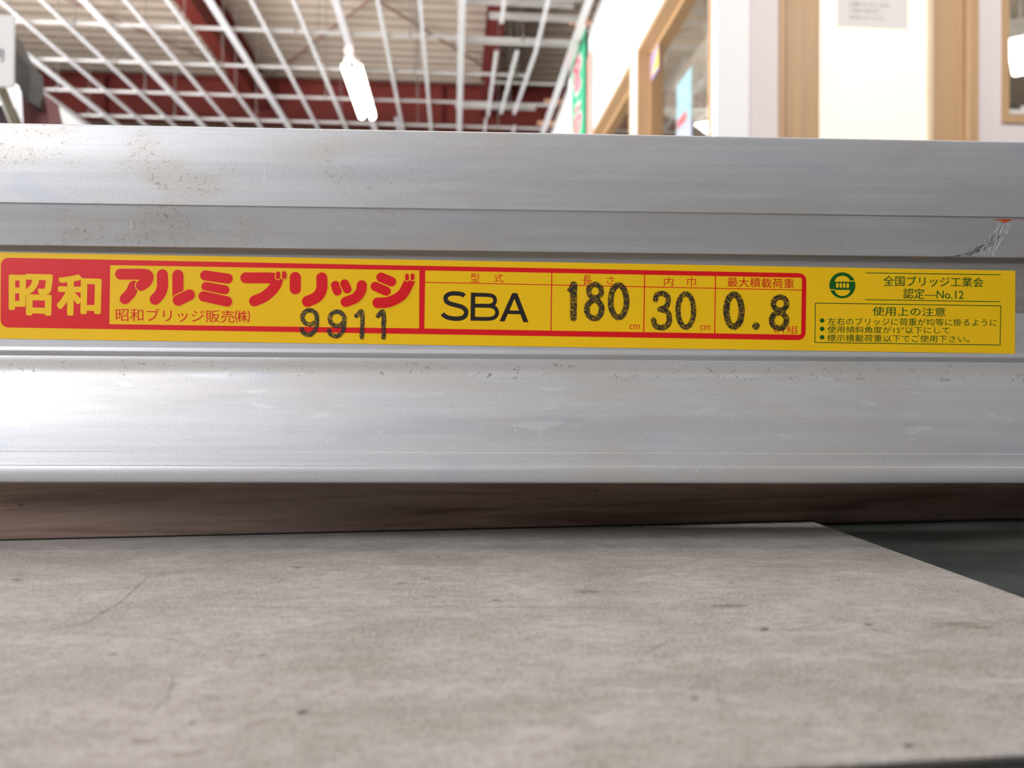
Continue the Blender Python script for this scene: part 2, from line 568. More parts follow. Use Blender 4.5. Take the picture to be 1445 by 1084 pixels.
# ------------------------------------------------------------------ office block on the right
AX = 1.05            # face of the receding wall
TOP = 2.84
D = .14
wr = bmesh.new()
box(wr, AX, AX + D, 3.2, 16, FL, .75)            # below the windows
box(wr, AX, AX + D, 3.2, 16, 1.97, TOP)          # fascia
box(wr, AX, AX + D, 3.2, 3.23, .75, 1.97)
box(wr, AX, AX + D, 4.58, 4.75, .75, 1.97)
box(wr, AX, AX + D, 6.9, 16, .75, 1.97)
struct('wall_left', wr, M_white)
wf = bmesh.new()
box(wf, AX, 1.185, 3.17, 3.1999, FL, TOP)          # corner pier, white
struct('trim_1', wf, M_white)
wf = bmesh.new()
box(wf, 1.185, 1.320, 3.20, 3.32, FL, TOP)
box(wf, 2.166, 2.275, 3.20, 3.32, FL, TOP)
box(wf, 2.275, 3.45, 3.20, 3.32, FL, 1.125)
box(wf, 2.275, 3.45, 3.20, 3.32, 2.15, TOP)
box(wf, 3.45, 6.9, 3.20, 3.32, FL, TOP)
box(wf, 1.320, 2.166, 3.20, 3.32, 2.0, TOP)
struct('wall_front', wf, M_pink)


def window(name, x, y0, y1, z0, z1, parent_kind=True):
    """oak-lined opening in the receding wall, glass at the inner side"""
    t = .03
    r = thing(name, '', 'window')
    del r['label']; del r['category']
    r['kind'] = 'structure'
    obj('head', bx(x - .006, x + D, y0, y1, z1 - t, z1 + .001), M_wood2, r)
    obj('sill', bx(x - .02, x + D, y0, y1, z0 - .001, z0 + t), M_wood, r)
    obj('jamb', bx(x - .006, x + D, y0, y0 + t, z0 + t, z1 - t), M_wood, r)
    obj('jamb', bx(x - .006, x + D, y1 - t, y1, z0 + t, z1 - t), M_wood, r)
    gx = x + D - .037
    for (ya, yb) in ((y0 + t, y0 + t + .012), (y1 - t - .012, y1 - t)):
        obj('sash_stile', bx(gx - .035, gx + .035, ya, yb, z0 + t, z1 - t), M_wood2, r)
    obj('sash_rail', bx(gx - .035, gx + .035, y0 + t, y1 - t, z1 - t - .02, z1 - t), M_wood2, r)
    obj('sash_rail', bx(gx - .035, gx + .035, y0 + t, y1 - t, z0 + t, z0 + t + .02), M_wood2, r)
    obj('pane', bx(gx - .034, gx - .029, y0 + t + .011, y1 - t - .011, z0 + t + .019, z1 - t - .019), M_glass, r)
    return r


window('window_1', AX, 3.232, 4.58, .75, 1.97)
window('window_2', AX, 4.75, 6.9, .75, 1.97)

# door in the front wall
FY = 3.2
dr = thing('door_1', '', '')
for k_ in ('label', 'category'): del dr[k_]
dr['kind'] = 'structure'
obj('door_frame', bx(1.320, 1.342, FY - .012, FY + .10, FL, 2.0), M_wood, dr)
obj('door_frame', bx(2.124, 2.166, FY - .018, FY + .10, FL, 2.0, .002), M_wood, dr)
obj('door_frame', bx(1.320, 2.166, FY - .012, FY + .10, 1.97, 2.01), M_wood, dr)
obj('stile', bx(1.356, 1.492, FY + .015, FY + .05, FL + .01, 1.965, .002), M_wood, dr)
obj('stile', bx(1.986, 2.120, FY + .015, FY + .05, FL + .01, 1.965, .002), M_wood, dr)
obj('rail', bx(1.492, 1.986, FY + .015, FY + .05, 1.84, 1.965), M_wood, dr)
obj('rail', bx(1.492, 1.986, FY + .015, FY + .05, FL + .01, .45), M_wood, dr)
obj('glazing_bead', bx(1.966, 1.987, FY + .012, FY + .03, .45, 1.84), mat('pale_bead', (.78, .62, .45), .5, noise=.05), dr)
obj('glazing_bead', bx(1.4915, 1.497, FY + .012, FY + .03, .45, 1.84), M_wood, dr)
obj('frosted_pane', bx(1.495, 1.970, FY + .028, FY + .034, .45, 1.84), M_frost, dr)
obj('door_handle', bx(1.40, 1.43, FY - .04, FY + .015, .60, .76, .005), M_chan, dr)

# window in the front wall, far right
r = thing('window_3', '', '')
for k_ in ('label', 'category'): del r[k_]
r['kind'] = 'structure'
obj('frame_stile', bx(2.275, 2.303, FY - .012, FY + .06, 1.125, 2.15), M_wood, r)
obj('frame_stile', bx(3.42, 3.45, FY - .012, FY + .06, 1.125, 2.15), M_wood, r)
obj('frame_rail', bx(2.303, 3.42, FY - .012, FY + .06, 1.125, 1.158), M_wood, r)
obj('frame_rail', bx(2.303, 3.42, FY - .012, FY + .06, 2.12, 2.15), M_wood, r)
obj('pane', bx(2.30, 3.422, FY + .03, FY + .035, 1.155, 2.122), M_glass, r)

# office interior
oi = bmesh.new()
box(oi, AX + D, 6.9, 9.0, 9.1, FL, TOP)
struct('trim_2', oi, M_office)
oi = bmesh.new()
box(oi, AX + D, 6.9, 3.32, 9.0, 2.62, 2.66)
struct('trim_3', oi, M_office)
for (loc, lab, rz, s) in (((3.36, 4.55, 2.02), 'bright lamp behind the window at the right edge', .9, 1.0),
                          ((1.90, 5.75, 1.90), 'bright lamp low behind the long office window', .9, .9)):
    t = thing('pendant_light', lab, 'pendant light', loc, rz)
    b_ = bmesh.new()
    box(b_, -.32 * s, .32 * s, -.06, .06, -.03, .09, .02)
    obj('shade', b_, M_lamp, t, True)
    obj('end_cap', bx(-.34 * s, -.32 * s, -.05, .05, -.02, .08, .004), M_lampbody, t)
    obj('end_cap', bx(.32 * s, .34 * s, -.05, .05, -.02, .08, .004), M_lampbody, t)
    rod('hanger_rod', (0, 0, .08), (0, 0, 2.62 - loc[2]), .008, M_rod, t)


# ------------------------------------------------------------------ lettering helpers
from mathutils.geometry import delaunay_2d_cdt


class Flat(list):
    """flat print: a list of 2-D polygons that are merged into one sheet without overlaps"""
    layer = 1


def union2d(polys):
    vs, fs = [], []
    for p in polys:
        a = sum(p[i][0] * p[(i + 1) % len(p)][1] - p[(i + 1) % len(p)][0] * p[i][1] for i in range(len(p)))
        if abs(a) < 1e-9: continue
        if a < 0: p = p[::-1]
        k = len(vs)
        vs += [Vector((q[0], q[1])) for q in p]
        fs.append(list(range(k, k + len(p))))
    v, e, f, ov, oe, of = delaunay_2d_cdt(vs, [], fs, 1, 1e-5)
    keep = [t for t, o_ in zip(f, of) if o_]
    return v, keep


def text_mesh(s, bold=0.0, res=3, space=1.0):
    """outline text as a flat mesh fitted to the unit square; bold = copies spread in a circle, in em"""
    cu = bpy.data.curves.new('t', 'FONT')
    cu.body = s
    cu.size = 1
    cu.resolution_u = res
    cu.space_character = space
    o_ = bpy.data.objects.new('t', cu)
    C.objects.link(o_)
    dg = bpy.context.evaluated_depsgraph_get()
    dg.update()
    me = bpy.data.meshes.new_from_object(o_.evaluated_get(dg))
    bpy.data.objects.remove(o_)
    bpy.data.curves.remove(cu)
    if bold:
        nn = 12 if bold > .02 else 4
        tris = [[me.vertices[i_].co.xy.copy() for i_ in p.vertices] for p in me.polygons]
        pol = []
        for k in range(nn):
            a = 2 * math.pi * (k + .5) / nn
            dv = Vector((bold * math.cos(a), bold * math.sin(a)))
            pol += [[q + dv for q in t] for t in tris]
        v_, f_ = union2d(pol)
        me = bpy.data.meshes.new('t')
        me.from_pydata([(q.x, q.y, 0) for q in v_], [], f_)
    xs = [v.co.x for v in me.vertices]; ys = [v.co.y for v in me.vertices]
    x0, x1, y0, y1 = min(xs), max(xs), min(ys), max(ys)
    for v in me.vertices:
        v.co.x = (v.co.x - x0) / (x1 - x0)
        v.co.y = (v.co.y - y0) / (y1 - y0)
    return me


# ------------------------------------------------------------------ the bench, the board and the timber
bench = thing('low_bench', 'dark green steel bench top under the grey board', 'bench', (0, .25, -.0475))
obj('bench_top', bx(-1.15, 1.15, -.55, .75, -.03, 0, .003), M_bench, bench)
for (x, y) in ((-1.08, -.48), (1.08, -.48), (-1.08, .68), (1.08, .68)):
    obj('leg', bx(x - .025, x + .025, y - .025, y + .025, FL + .0475, -.03, .003), M_bench, bench)

# corners of the grey board, measured on its top plane
bd = .046
back_l, back_r = Vector((0, .2645)), Vector((.127, .2745))
ub = (back_r - back_l).normalized()
nb = Vector((ub.y, -ub.x))
p_br = back_r + ub * 0.0
p_fr = Vector((.0755, .0985 - .0))
edge_dir = (Vector((.128, .172)) - back_r).normalized()
fr_dir = (Vector((.073, .098)) - Vector((.027, .0955))).normalized()
# right edge passes (.127,.2745) and (.128,.172); front edge passes (.073,.098),(.027,.0955)
p_frc = Vector((.1285, .1010))
board_poly = [Vector((.127, .2640 + .097 * .127)), p_frc, p_frc - fr_dir * .60, Vector((-.53, .2640 - .097 * .53))]
bm = bmesh.new()
prism([(p.x, p.y) for p in board_poly], 'z', -.0474, -bd, bm)
bmesh.ops.bevel(bm, geom=list(bm.edges), offset=.0003, segments=1, affect='EDGES')
board = obj('grey_board', bm, M_board)
tag(board, 'worn grey board lying in front of the metal ramp, scratched and stained', 'board')
board.data.materials.append(M_boardedge)
for p in board.data.polygons:
    if abs(p.normal.z) < .5: p.material_index = 1


def on_z(px, py, z):
    d = ray(px, py)
    return d * (z / d.z)


def strokes_world(name, lst, m, parent, z):
    """thin stains that lie on a horizontal surface; pts in frame pixels only serve to measure where the marks are"""
    b_ = bmesh.new()
    for pts, wd in lst:
        P = [on_z(px, py, z) for px, py in pts]
        for i in range(len(P) - 1):
            d = (P[i + 1] - P[i]); d.z = 0; d.normalize()
            s = Vector((d.y, -d.x, 0)) * wd * .5
            t0 = .35 if i == 0 else 1
            t1 = .35 if i == len(P) - 2 else 1
            b_.faces.new([b_.verts.new(q) for q in (P[i] - s * t0, P[i + 1] - s * t1, P[i + 1] + s * t1, P[i] + s * t0)])
    bmesh.ops.recalc_face_normals(b_, faces=b_.faces)
    for f in b_.faces:
        if f.normal.z < 0: f.normal_flip()
    return obj(name, b_, m, parent)


def blob(b_, c, rx, ry, ang, seed):
    rr = random.Random(seed)
    vs = []
    for i in range(14):
        a = 2 * math.pi * i / 14
        k = rr.uniform(.75, 1.1)
        x, y = rx * k * math.cos(a), ry * k * math.sin(a)
        vs.append(b_.verts.new((c.x + x * math.cos(ang) - y * math.sin(ang), c.y + x * math.sin(ang) + y * math.cos(ang), c.z)))
    b_.faces.new(vs)


def soft_mark(name, col, alpha):
    m, g_ = newmat(name, .7)
    g_.b.inputs['Base Color'].default_value = (*col, 1)
    g_.to(g_.ramp(g_.noise((500, 500, 500), 3, .6), .35, .6, alpha * .4, alpha), 'Alpha')
    return m


M_stain = soft_mark('dark_stain', (.05, .035, .03), .6)
M_faint = soft_mark('faint_scratch', (.12, .10, .09), .3)
M_rust = soft_mark('rust_stain', (.15, .10, .06), .3)
zz = -bd + .00005
b_ = bmesh.new()
for (px, py, rx, ry, a) in ((427, 1005, .0009, .0007, .3), (272, 1020, .0006, .0005, .3), (602, 817, .0012, .0005, .4), (700, 847, .001, .0006, 0),
                            (369, 925, .0006, .0005, 0), (980, 985, .0010, .0006, .9), (1283, 1052, .0009, .0006, .1), (160, 923, .0008, .0003, 0),
                            (1225, 882, .0009, .0006, -.6), (1078, 888, .0016, .0007, .7)):
    blob(b_, on_z(px, py, zz), rx, ry, a, int(px))
obj('dark_spots', b_, M_stain, board)['kind'] = 'stuff'
b_ = bmesh.new()
for (px, py, rx, ry, a) in ((1240, 890, .0020, .0007, -.5), (1030, 855, .004, .0018, .1), (1350, 880, .005, .0012, .0), (265, 1064, .0022, .0011, .2),
                            (358, 1022, .0017, .0007, .6), (1380, 885, .003, .001, -.3), (830, 835, .003, .002, 0), (205, 1045, .002, .001, 0)):
    blob(b_, on_z(px, py, zz), rx, ry, a, int(px))
obj('brown_stains', b_, M_rust, board)['kind'] = 'stuff'
o = strokes_world('scratches', [([(242, 950), (243, 965), (235, 985), (210, 1010)], .0005), ([(90, 857), (300, 857), (600, 856), (900, 858), (1000, 862)], .0004),
    ([(50, 893), (120, 880), (170, 850), (215, 808)], .0007), ([(100, 893), (230, 900), (340, 925)], .0004), ([(885, 950), (910, 925), (965, 890)], .0003),
    ([(750, 965), (830, 961), (1010, 952), (1015, 995)], .0003), ([(478, 978), (500, 958)], .0003), ([(770, 1030), (845, 980)], .0003),
    ([(540, 790), (620, 796), (760, 803)], .0003), ([(230, 790), (420, 792)], .0003), ([(1060, 905), (1135, 885), (1170, 880)], .0004),
    ([(1240, 913), (1320, 906)], .0005), ([(1270, 950), (1400, 944)], .0003), ([(640, 1030), (560, 995), (520, 975)], .0002)], M_faint, board, zz)
o['kind'] = 'stuff'

# timber bearer under the ramp
tdir = Vector((1, .097, 0)).normalized()
tb = thing('timber_bearer', 'brown timber bearer lying under the metal ramp behind the grey board', 'timber', (0, .2653, -.0475), math.atan2(tdir.y, tdir.x))
TH = .0475 - .0273
b_ = bmesh.new(); box(b_, -.62, .66, 0, .085, 0, TH - .0001, .0012)
obj('beam', b_, M_timber, tb)
# dark strip that draws the shadow line in the gap between board and timber
ts = obj('joint_shadow_strip', bx(-.50, .128, -.0009, -.0002, 0, .0018), mat('joint_shadow_black', (.012, .014, .010), .7, noise=.3, nscale=(200, 200, 200)), tb)

# ------------------------------------------------------------------ the aluminium ramp
BY = rad(2.28)
ramp = thing('loading_ramp', 'silver aluminium loading ramp with a long yellow label on its side', 'loading ramp', (.245 * math.sin(YAW), .245 * math.cos(YAW), -.0273), -YAW + BY)
RM = Matrix.Translation(ramp.location) @ Matrix.Rotation(-YAW + BY, 4, 'Z')
RI = RM.inverted()


def arc(cx, cz, r, a0, a1, n=6):
    return [(cx + r * math.cos(rad(a0 + (a1 - a0) * i / n)), cz + r * math.sin(rad(a0 + (a1 - a0) * i / n))) for i in range(n + 1)]


H = lambda py, out: (550 - py) / FPX * (.245 - out) + .0273
pf = []                                     # front outline (y = -out, z) from the bottom up
pf += [(-.0075, 0), (-.0105, .0000), (-.0117, .0005), (-.0121, .0014), (-.0121, .0042), (-.0118, .0049)]
pf += [(-.0106, .0052), (-.0105, .0056), (-.0098, .0087), (-.0094, .0090)]
pf += [(-.0045, .0312), (-.0034, .0328), (-.0021, .0340), (-.0010, .0350), (-.0002, .0359), (.0001, .0366), (-.0001, .0371), (-.0005, .0376), (-.0007, .0381), (-.0006, .0388), (-.0003, .0393), (0, .0394), (0, .0520)]
pf += [(0, .0676), (-.0003, .0680), (-.0014, .0690), (-.0020, .0692)]
pf += [(-.0046, .0807), (-.00475, .08085), (-.0050, .0811), (-.0051, .0925), (-.0048, .1034)]
pf += [(-.0045, .1041), (-.0039, .1045), (-.0028, .1047)]
back = [(.030, .1047), (.030, .1010), (.0035, .1005), (.0035, .0050), (.030, .0045), (.030, 0)]
sec = pf + back
b_ = prism([(p[0], p[1]) for p in sec], 'x', -.92, .88)
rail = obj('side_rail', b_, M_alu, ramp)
rail.data.materials.append(M_web)
for p in rail.data.polygons: p.use_smooth = True
rail.data.set_sharp_from_angle(angle=rad(24))
for e in rail.data.edges:
    za, zb = (rail.data.vertices[i].co.z for i in e.vertices)
    if abs(za - zb) < 1e-5 and (.0804 < za < .0814 or .0050 < za < .0092 or .0688 < za < .0696): e.use_edge_sharp = True
for p in rail.data.polygons:
    c0 = p.center
    if .0500 < c0.z < .0690 and -.002 < c0.y < .002:
        p.material_index = 1
rail2 = obj('far_side_rail', rail.data.copy(), None, ramp)
rail2.location = (0, .36, 0)
rail2.scale = (1, -1, 1)
for i in range(9):
    x = -.83 + i * .2
    obj('rung', bx(x, x + .05, .0036, .3564, .055, .080, .002), M_alu, ramp)


def rmap(px, py, p0=(0, 0, 0), nrm=(0, 1, 0), lift=0.0):
    """frame pixel -> point on a face of the ramp, in the ramp's own coordinates"""
    o0 = RI @ Vector((0, 0, 0))
    d = RI.to_3x3() @ ray(px, py)
    nn = Vector(nrm).normalized()
    t = (Vector(p0) - o0).dot(nn) / d.dot(nn)
    return o0 + d * t - nn * lift


LAB = .0001
label = obj('label_plate', None or bmesh.new(), M_yel, ramp)


def quadmap(q, lift, **k):
    TL, TR, BR, BL = q

    def f(u, v):
        x = (BL[0] * (1 - u) + BR[0] * u) * (1 - v) + (TL[0] * (1 - u) + TR[0] * u) * v
        y = (BL[1] * (1 - u) + BR[1] * u) * (1 - v) + (TL[1] * (1 - u) + TR[1] * u) * v
        return rmap(x, y, lift=lift, **k)
    return f


b_ = bmesh.new()
f = quadmap(((-14, 355.8), (1432.5, 382.2), (1432, 499.2), (-14, 477.8)), LAB)
N_ = 48
fr_ = [[b_.verts.new(f(i / N_, j)) for i in range(N_ + 1)] for j in (0, 1)]
bk_ = [[b_.verts.new(f(i / N_, j) + Vector((0, LAB * .95, 0))) for i in range(N_ + 1)] for j in (0, 1)]
for i in range(N_):
    b_.faces.new((fr_[0][i], fr_[0][i + 1], fr_[1][i + 1], fr_[1][i]))
    b_.faces.new((fr_[1][i], fr_[1][i + 1], bk_[1][i + 1], bk_[1][i]))
    b_.faces.new((bk_[0][i], bk_[0][i + 1], fr_[0][i + 1], fr_[0][i]))
b_.faces.new((fr_[0][N_], bk_[0][N_], bk_[1][N_], fr_[1][N_]))
b_.to_mesh(label.data); b_.free()

LAY = .000012


def lift(n): return LAB + LAY * n


def flat_obj(name, fl, m, parent=None):
    v, f_ = union2d(fl)
    me = bpy.data.meshes.new(name)
    me.from_pydata([rmap(q.x, q.y, lift=lift(fl.layer)) for q in v], [], f_)
    me.update()
    if me.polygons and me.polygons[0].normal.y > 0:
        me.flip_normals()
    return obj(name, me, m, parent or label)


def put_text(s, TL, TR, BR, BL, m, layer=2, offset=0.0, res=3, name='lettering', space=1.0):
    small = offset <= .02
    me = text_mesh(s, 0 if small else offset, res, space=space)
    f_ = quadmap((TL, TR, BR, BL), lift(layer))
    base = [v.co.copy() for v in me.vertices]
    for v in me.vertices:
        v.co = f_(v.co.x, v.co.y)
    if small and offset:
        b__ = bmesh.new(); b__.from_mesh(me)
        hgt = math.hypot(TL[0] - BL[0], TL[1] - BL[1])
        wid = math.hypot(TL[0] - TR[0], TL[1] - TR[1])
        for q, (du, dv) in enumerate(((offset, 0), (-offset, offset * .6))):
            f2 = quadmap((TL, TR, BR, BL), lift(layer + .6 * (q + 1)))
            for v, p_ in zip(me.vertices, base):
                v.co = f2(p_.x + du * hgt / wid, p_.y + dv)
            b__.from_mesh(me)
        b__.to_mesh(me); b__.free()
    return obj(name, me, m, label)


def poly(b_, pts, layer):
    b_.append([(x, y) for x, y in pts]); b_.layer = layer


def rrect(TL, TR, BR, BL, r=0, corners=(1, 1, 1, 1)):
    pts = []
    C4 = [TL, TR, BR, BL]
    for i in range(4):
        c0 = Vector(C4[i]); pv = Vector(C4[i - 1]); nx = Vector(C4[(i + 1) % 4])
        if not r or not corners[i]:
            pts.append(tuple(c0)); continue
        a = c0 + (pv - c0).normalized() * r; b = c0 + (nx - c0).normalized() * r
        for k in range(7):
            t = k / 6
            pts.append(tuple(a * (1 - t) ** 2 + c0 * 2 * t * (1 - t) * .86 + c0 * 0 + b * t ** 2 + (a + b) * .5 * 2 * t * (1 - t) * .14))
    return pts


def smooth_path(pts, n=6):
    """Catmull-Rom"""
    P = [Vector(p) for p in pts]
    if len(P) < 3: return P
    P = [P[0] * 2 - P[1]] + P + [P[-1] * 2 - P[-2]]
    out = []
    for i in range(1, len(P) - 2):
        for k in range(n):
            t = k / n
            a, b, c_, d = P[i - 1], P[i], P[i + 1], P[i + 2]
            out.append(.5 * ((2 * b) + (c_ - a) * t + (2 * a - 5 * b + 4 * c_ - d) * t * t + (3 * b - a - 3 * c_ + d) * t ** 3))
    out.append(P[-2])
    return out


def stroke(b_, pts, wd, layer, smooth=True, caps=(1, 1), jitter=0.0):
    P = smooth_path(pts) if smooth else [Vector(p) for p in pts]
    L_, R_ = [], []
    for i, p in enumerate(P):
        d = (P[min(i + 1, len(P) - 1)] - P[max(i - 1, 0)]).normalized()
        s = Vector((-d.y, d.x)) * wd / 2
        j1 = random.uniform(-jitter, jitter); j2 = random.uniform(-jitter, jitter)
        L_.append(p + s * (1 + j1)); R_.append(p - s * (1 + j2))
    b_.layer = layer
    for i in range(len(P) - 1):
        b_.append([tuple(L_[i]), tuple(L_[i + 1]), tuple(R_[i + 1]), tuple(R_[i])])
    for e, idx in ((0, 0), (1, -1)):
        if caps[e]:
            p = P[idx]
            d = (P[0] - P[1]).normalized() if e == 0 else (P[-1] - P[-2]).normalized()
            a0 = math.atan2(d.y, d.x)
            b_.append([tuple(p + Vector((math.cos(a0 - math.pi / 2 + math.pi * k / 10), math.sin(a0 - math.pi / 2 + math.pi * k / 10))) * wd / 2) for k in range(11)])


def ell(cx, cy, rx, ry, n=28, a0=0, a1=360):
    return [(cx + rx * math.cos(rad(a0 + (a1 - a0) * i / n)), cy + ry * math.sin(rad(a0 + (a1 - a0) * i / n))) for i in range(n + 1)]


# red frame and its yellow windows
b_ = Flat(); poly(b_, rrect((1.5, 363.6), (1138, 385.7), (1136.6, 480.4), (1, 462.2), 11), 1); flat_obj('red_frame_print', b_, M_red)
b_ = Flat()
poly(b_, [(156, 374.4), (591.7, 381.8), (591.3, 463.5), (154.7, 457.5)], 2)
poly(b_, rrect((600.3, 381.9), (1131.3, 392.2), (1130.2, 472.5), (599, 463.6), 3, (0, 1, 1, 0)), 2)
flat_obj('yellow_panel_print', b_, M_yel)
b_ = Flat()
stroke(b_, [(600, 398.5), (1131, 409.5)], 1.3, 3, False, (0, 0))
for (a, b2) in (((778.6, 385), (777.4, 466.8)), ((909.6, 387.6), (908.2, 469)), ((1009.4, 389.6), (1008.4, 470.8))):
    stroke(b_, [a, b2], 1.6, 3, False, (0, 0))
flat_obj('table_lines_print', b_, M_red)

# big maker's name
put_text('昭', (12.9, 386.0), (74.8, 387.5), (73.5, 446.0), (12.6, 444.5), M_yel, 3, .032, 4)
put_text('和', (80.5, 386.8), (143.9, 388.6), (142.3, 446.5), (80.4, 445.0), M_yel, 3, .032, 4)

# hand drawn katakana, fat rounded strokes; later strokes cut a yellow hairline into the earlier ones
katakana = [
    [([(189, 404), (184.5, 413.5), (176.8, 421.8)], 15.6)],
    [([(170.4, 387), (203.5, 387.4), (209.4, 391), (206, 398.5), (199.5, 403)], 15.6)],
    [([(229.4, 388), (229.4, 405), (225.6, 415.5), (219.3, 422.5)], 16)],
    [([(251.3, 388.6), (251.5, 423)], 16)],
    [([(251.8, 424), (267.6, 416.2)], 15.8)],
    [([(289.8, 388.9), (321.6, 393.4)], 14.6)],
    [([(291, 404.6), (317.6, 409.2)], 13.2)],
    [([(287.6, 418.4), (320.6, 425.6)], 14.8)],
    [([(346.9, 392.2), (386, 392.7), (391.5, 396.5), (385, 408.5), (373, 418.8), (359.3, 425)], 15.6)],
    [([(416.9, 391.8), (416.9, 407.8)], 16)],
    [([(454.2, 392.4), (454, 408), (447.6, 419), (434, 425.6)], 16)],
    [([(473.4, 402.8), (476.2, 411)], 12.8)],
    [([(486.4, 400.6), (490, 408)], 12.8)],
    [([(510.7, 402.8), (509.3, 411), (502, 420.4), (488, 426.3)], 14.6)],
    [([(537.9, 391.6), (552.4, 397.6)], 14)],
    [([(529.6, 404.4), (545, 411)], 13.4)],
    [([(533, 427.6), (549, 426.2), (567, 416.5), (577.5, 398.5)], 15.2)],
]
M_all = []
for gi, grp in enumerate(katakana):
    if gi in (0, 2, 5, 8, 9, 11, 14): lay = 3
    by = Flat(); br = Flat()
    for pts, wd in grp:
        stroke(by, pts, wd + 2.2, lay)
        stroke(br, pts, wd, lay + 1)
    M_all.append((by, br)); lay += 2
# voicing marks
lay = 9
for (x, y) in ((392.6, 388.8), (401.2, 388.4)):
    by = Flat(); br = Flat()
    stroke(by, [(x, y - 2.4), (x, y + 2.4)], 8.8, lay, False); stroke(br, [(x, y - 2.4), (x, y + 2.4)], 6.6, lay + 1, False)
    M_all.append((by, br))
for (x, y) in ((574.4, 391.2), (582.1, 390.8)):
    by = Flat(); br = Flat()
    stroke(by, [(x, y - 2.2), (x, y + 2.2)], 7.8, lay, False); stroke(br, [(x, y - 2.2), (x, y + 2.2)], 5.6, lay + 1, False)
    M_all.append((by, br))
for by, br in M_all:
    flat_obj('letter_outline', by, M_yel)
    flat_obj('letter_stroke', br, M_red)

put_text('昭和ブリッジ販売', (163.7, 434.8), (331, 438.0), (331, 455.8), (163.7, 453.2), M_red, 3, .006, space=1.0)
put_text('㈱', (332, 437.2), (352.8, 437.6), (352.6, 456.0), (331.8, 455.6), M_red, 3, .008)
put_text('型', (663.9, 385.4), (677.2, 385.8), (677, 398.6), (663.7, 398.2), M_red, 4)
put_text('式', (697, 386.2), (710.4, 386.6), (710.2, 399), (696.8, 398.6), M_red, 4)
put_text('長', (822.2, 388.4), (835.2, 388.8), (835, 402), (822, 401.6), M_red, 4, .006)
put_text('さ', (856, 390.0), (866.4, 390.3), (866.2, 401.4), (855.8, 401.1), M_red, 4)
put_text('内', (936.8, 391.2), (950, 391.5), (949.8, 404.3), (936.6, 404), M_red, 4)
put_text('巾', (969.6, 390.6), (981.9, 390.9), (981.7, 404.6), (969.4, 404.3), M_red, 4)
put_text('最大積載荷重', (1026.3, 391.4), (1120.2, 393.6), (1120, 407.0), (1026.1, 405.0), M_red, 4, .01)
put_text('cm', (888.2, 458), (903, 458.2), (902.8, 464.8), (888, 464.6), M_red, 4)
put_text('cm', (987.8, 459), (1002, 459.3), (1001.8, 466), (987.6, 465.7), M_red, 4)
put_text('t/1組', (1091, 459.4), (1125.4, 459.8), (1125.2, 471), (1090.8, 470.4), M_red, 4)

# model letters
b_ = Flat()
S_ = [(655.2, 418.2), (652.2, 415.6), (645.6, 414.4), (636, 414.6), (629.6, 418.2), (629.4, 424.6), (634.6, 428.4), (644, 431), (652.4, 433.6), (657.6, 439), (656.4, 445.8), (650.6, 449.2), (641.6, 449.8), (632, 448.2), (626.6, 445.2), (624.6, 442.6)]
stroke(b_, S_, 6.4, 4, True, (0, 0))
stroke(b_, [(667.6, 412.9), (667.0, 452.8)], 6.4, 4, False, (0, 0))
stroke(b_, [(667, 416), (689, 416.6), (696.6, 419), (698.6, 424.4), (696, 429.6), (689, 431.6), (667, 431.2)], 5.6, 4, True, (0, 0))
stroke(b_, [(667, 431.4), (690, 431.8), (698.4, 434.6), (701.4, 441), (698.6, 447.2), (690, 450), (667, 449.8)], 5.6, 4, True, (0, 0))
poly(b_, [(704.9, 453.4), (722.7, 413.6), (729.3, 413.8), (712, 453.8)], 4)
poly(b_, [(722.7, 413.6), (729.9, 413.8), (745.8, 455.0), (738.4, 454.8)], 4)
stroke(b_, [(714, 440.6), (737, 441.2)], 5.2, 4, False, (0, 0))
flat_obj('model_lettering', b_, M_black)

# rubber stamp digits
def stamp(*parts):
    b__ = Flat()
    for k_, (pts, wd) in enumerate(parts):
        stroke(b__, pts, wd, 13, True, (1, 1), .06)
    return flat_obj('stamped_digit', b__, M_ink)


for dx, dy in ((0, 0), (38.6, 2.0)):
    stamp(([(x + dx, y + dy) for x, y in ell(437, 448, 10.2, 10, 24) + [(447.2, 452), (446.6, 461), (442, 469.5), (435, 472.6), (428, 469.6), (425.6, 464.4)]], 6.3))
for dx, dy in ((0, 0), (30.2, .2)):
    stamp(([(503 + dx, 445.8 + dy), (510.8 + dx, 440.6 + dy), (510.6 + dx, 476 + dy)], 6.4))
stamp(([(804, 409.5), (807.4, 404.2), (808.9, 402.6)], 7.5), ([(809.2, 401.8), (808.9, 449)], 9.4))
stamp((ell(839.4, 411, 9, 9.4), 7.6), (ell(838.2, 436.6, 10.4, 12.8), 8.2))
stamp((ell(872.5, 425.2, 11.2, 22.6), 8.2))
stamp(([(924.6, 423), (926.4, 416.6), (933, 414), (940.6, 417.4), (942.6, 424.5), (939.4, 432.6), (931, 436.6)], 7.6), ([(931, 436.6), (940.6, 439.8), (944, 448), (942, 458), (933, 462.6), (924.4, 459.6), (922, 452)], 7.8))
stamp((ell(967.3, 438.2, 11, 23.4), 7.4))
stamp((ell(1035.2, 438.4, 10.8, 22.6), 8.8))
stamp((ell(1066.2, 460.2, 2.6, 2.6), 5.4))
stamp((ell(1100.2, 428.6, 9.4, 9.2), 7.6), (ell(1098.8, 452.2, 10.4, 11), 8))

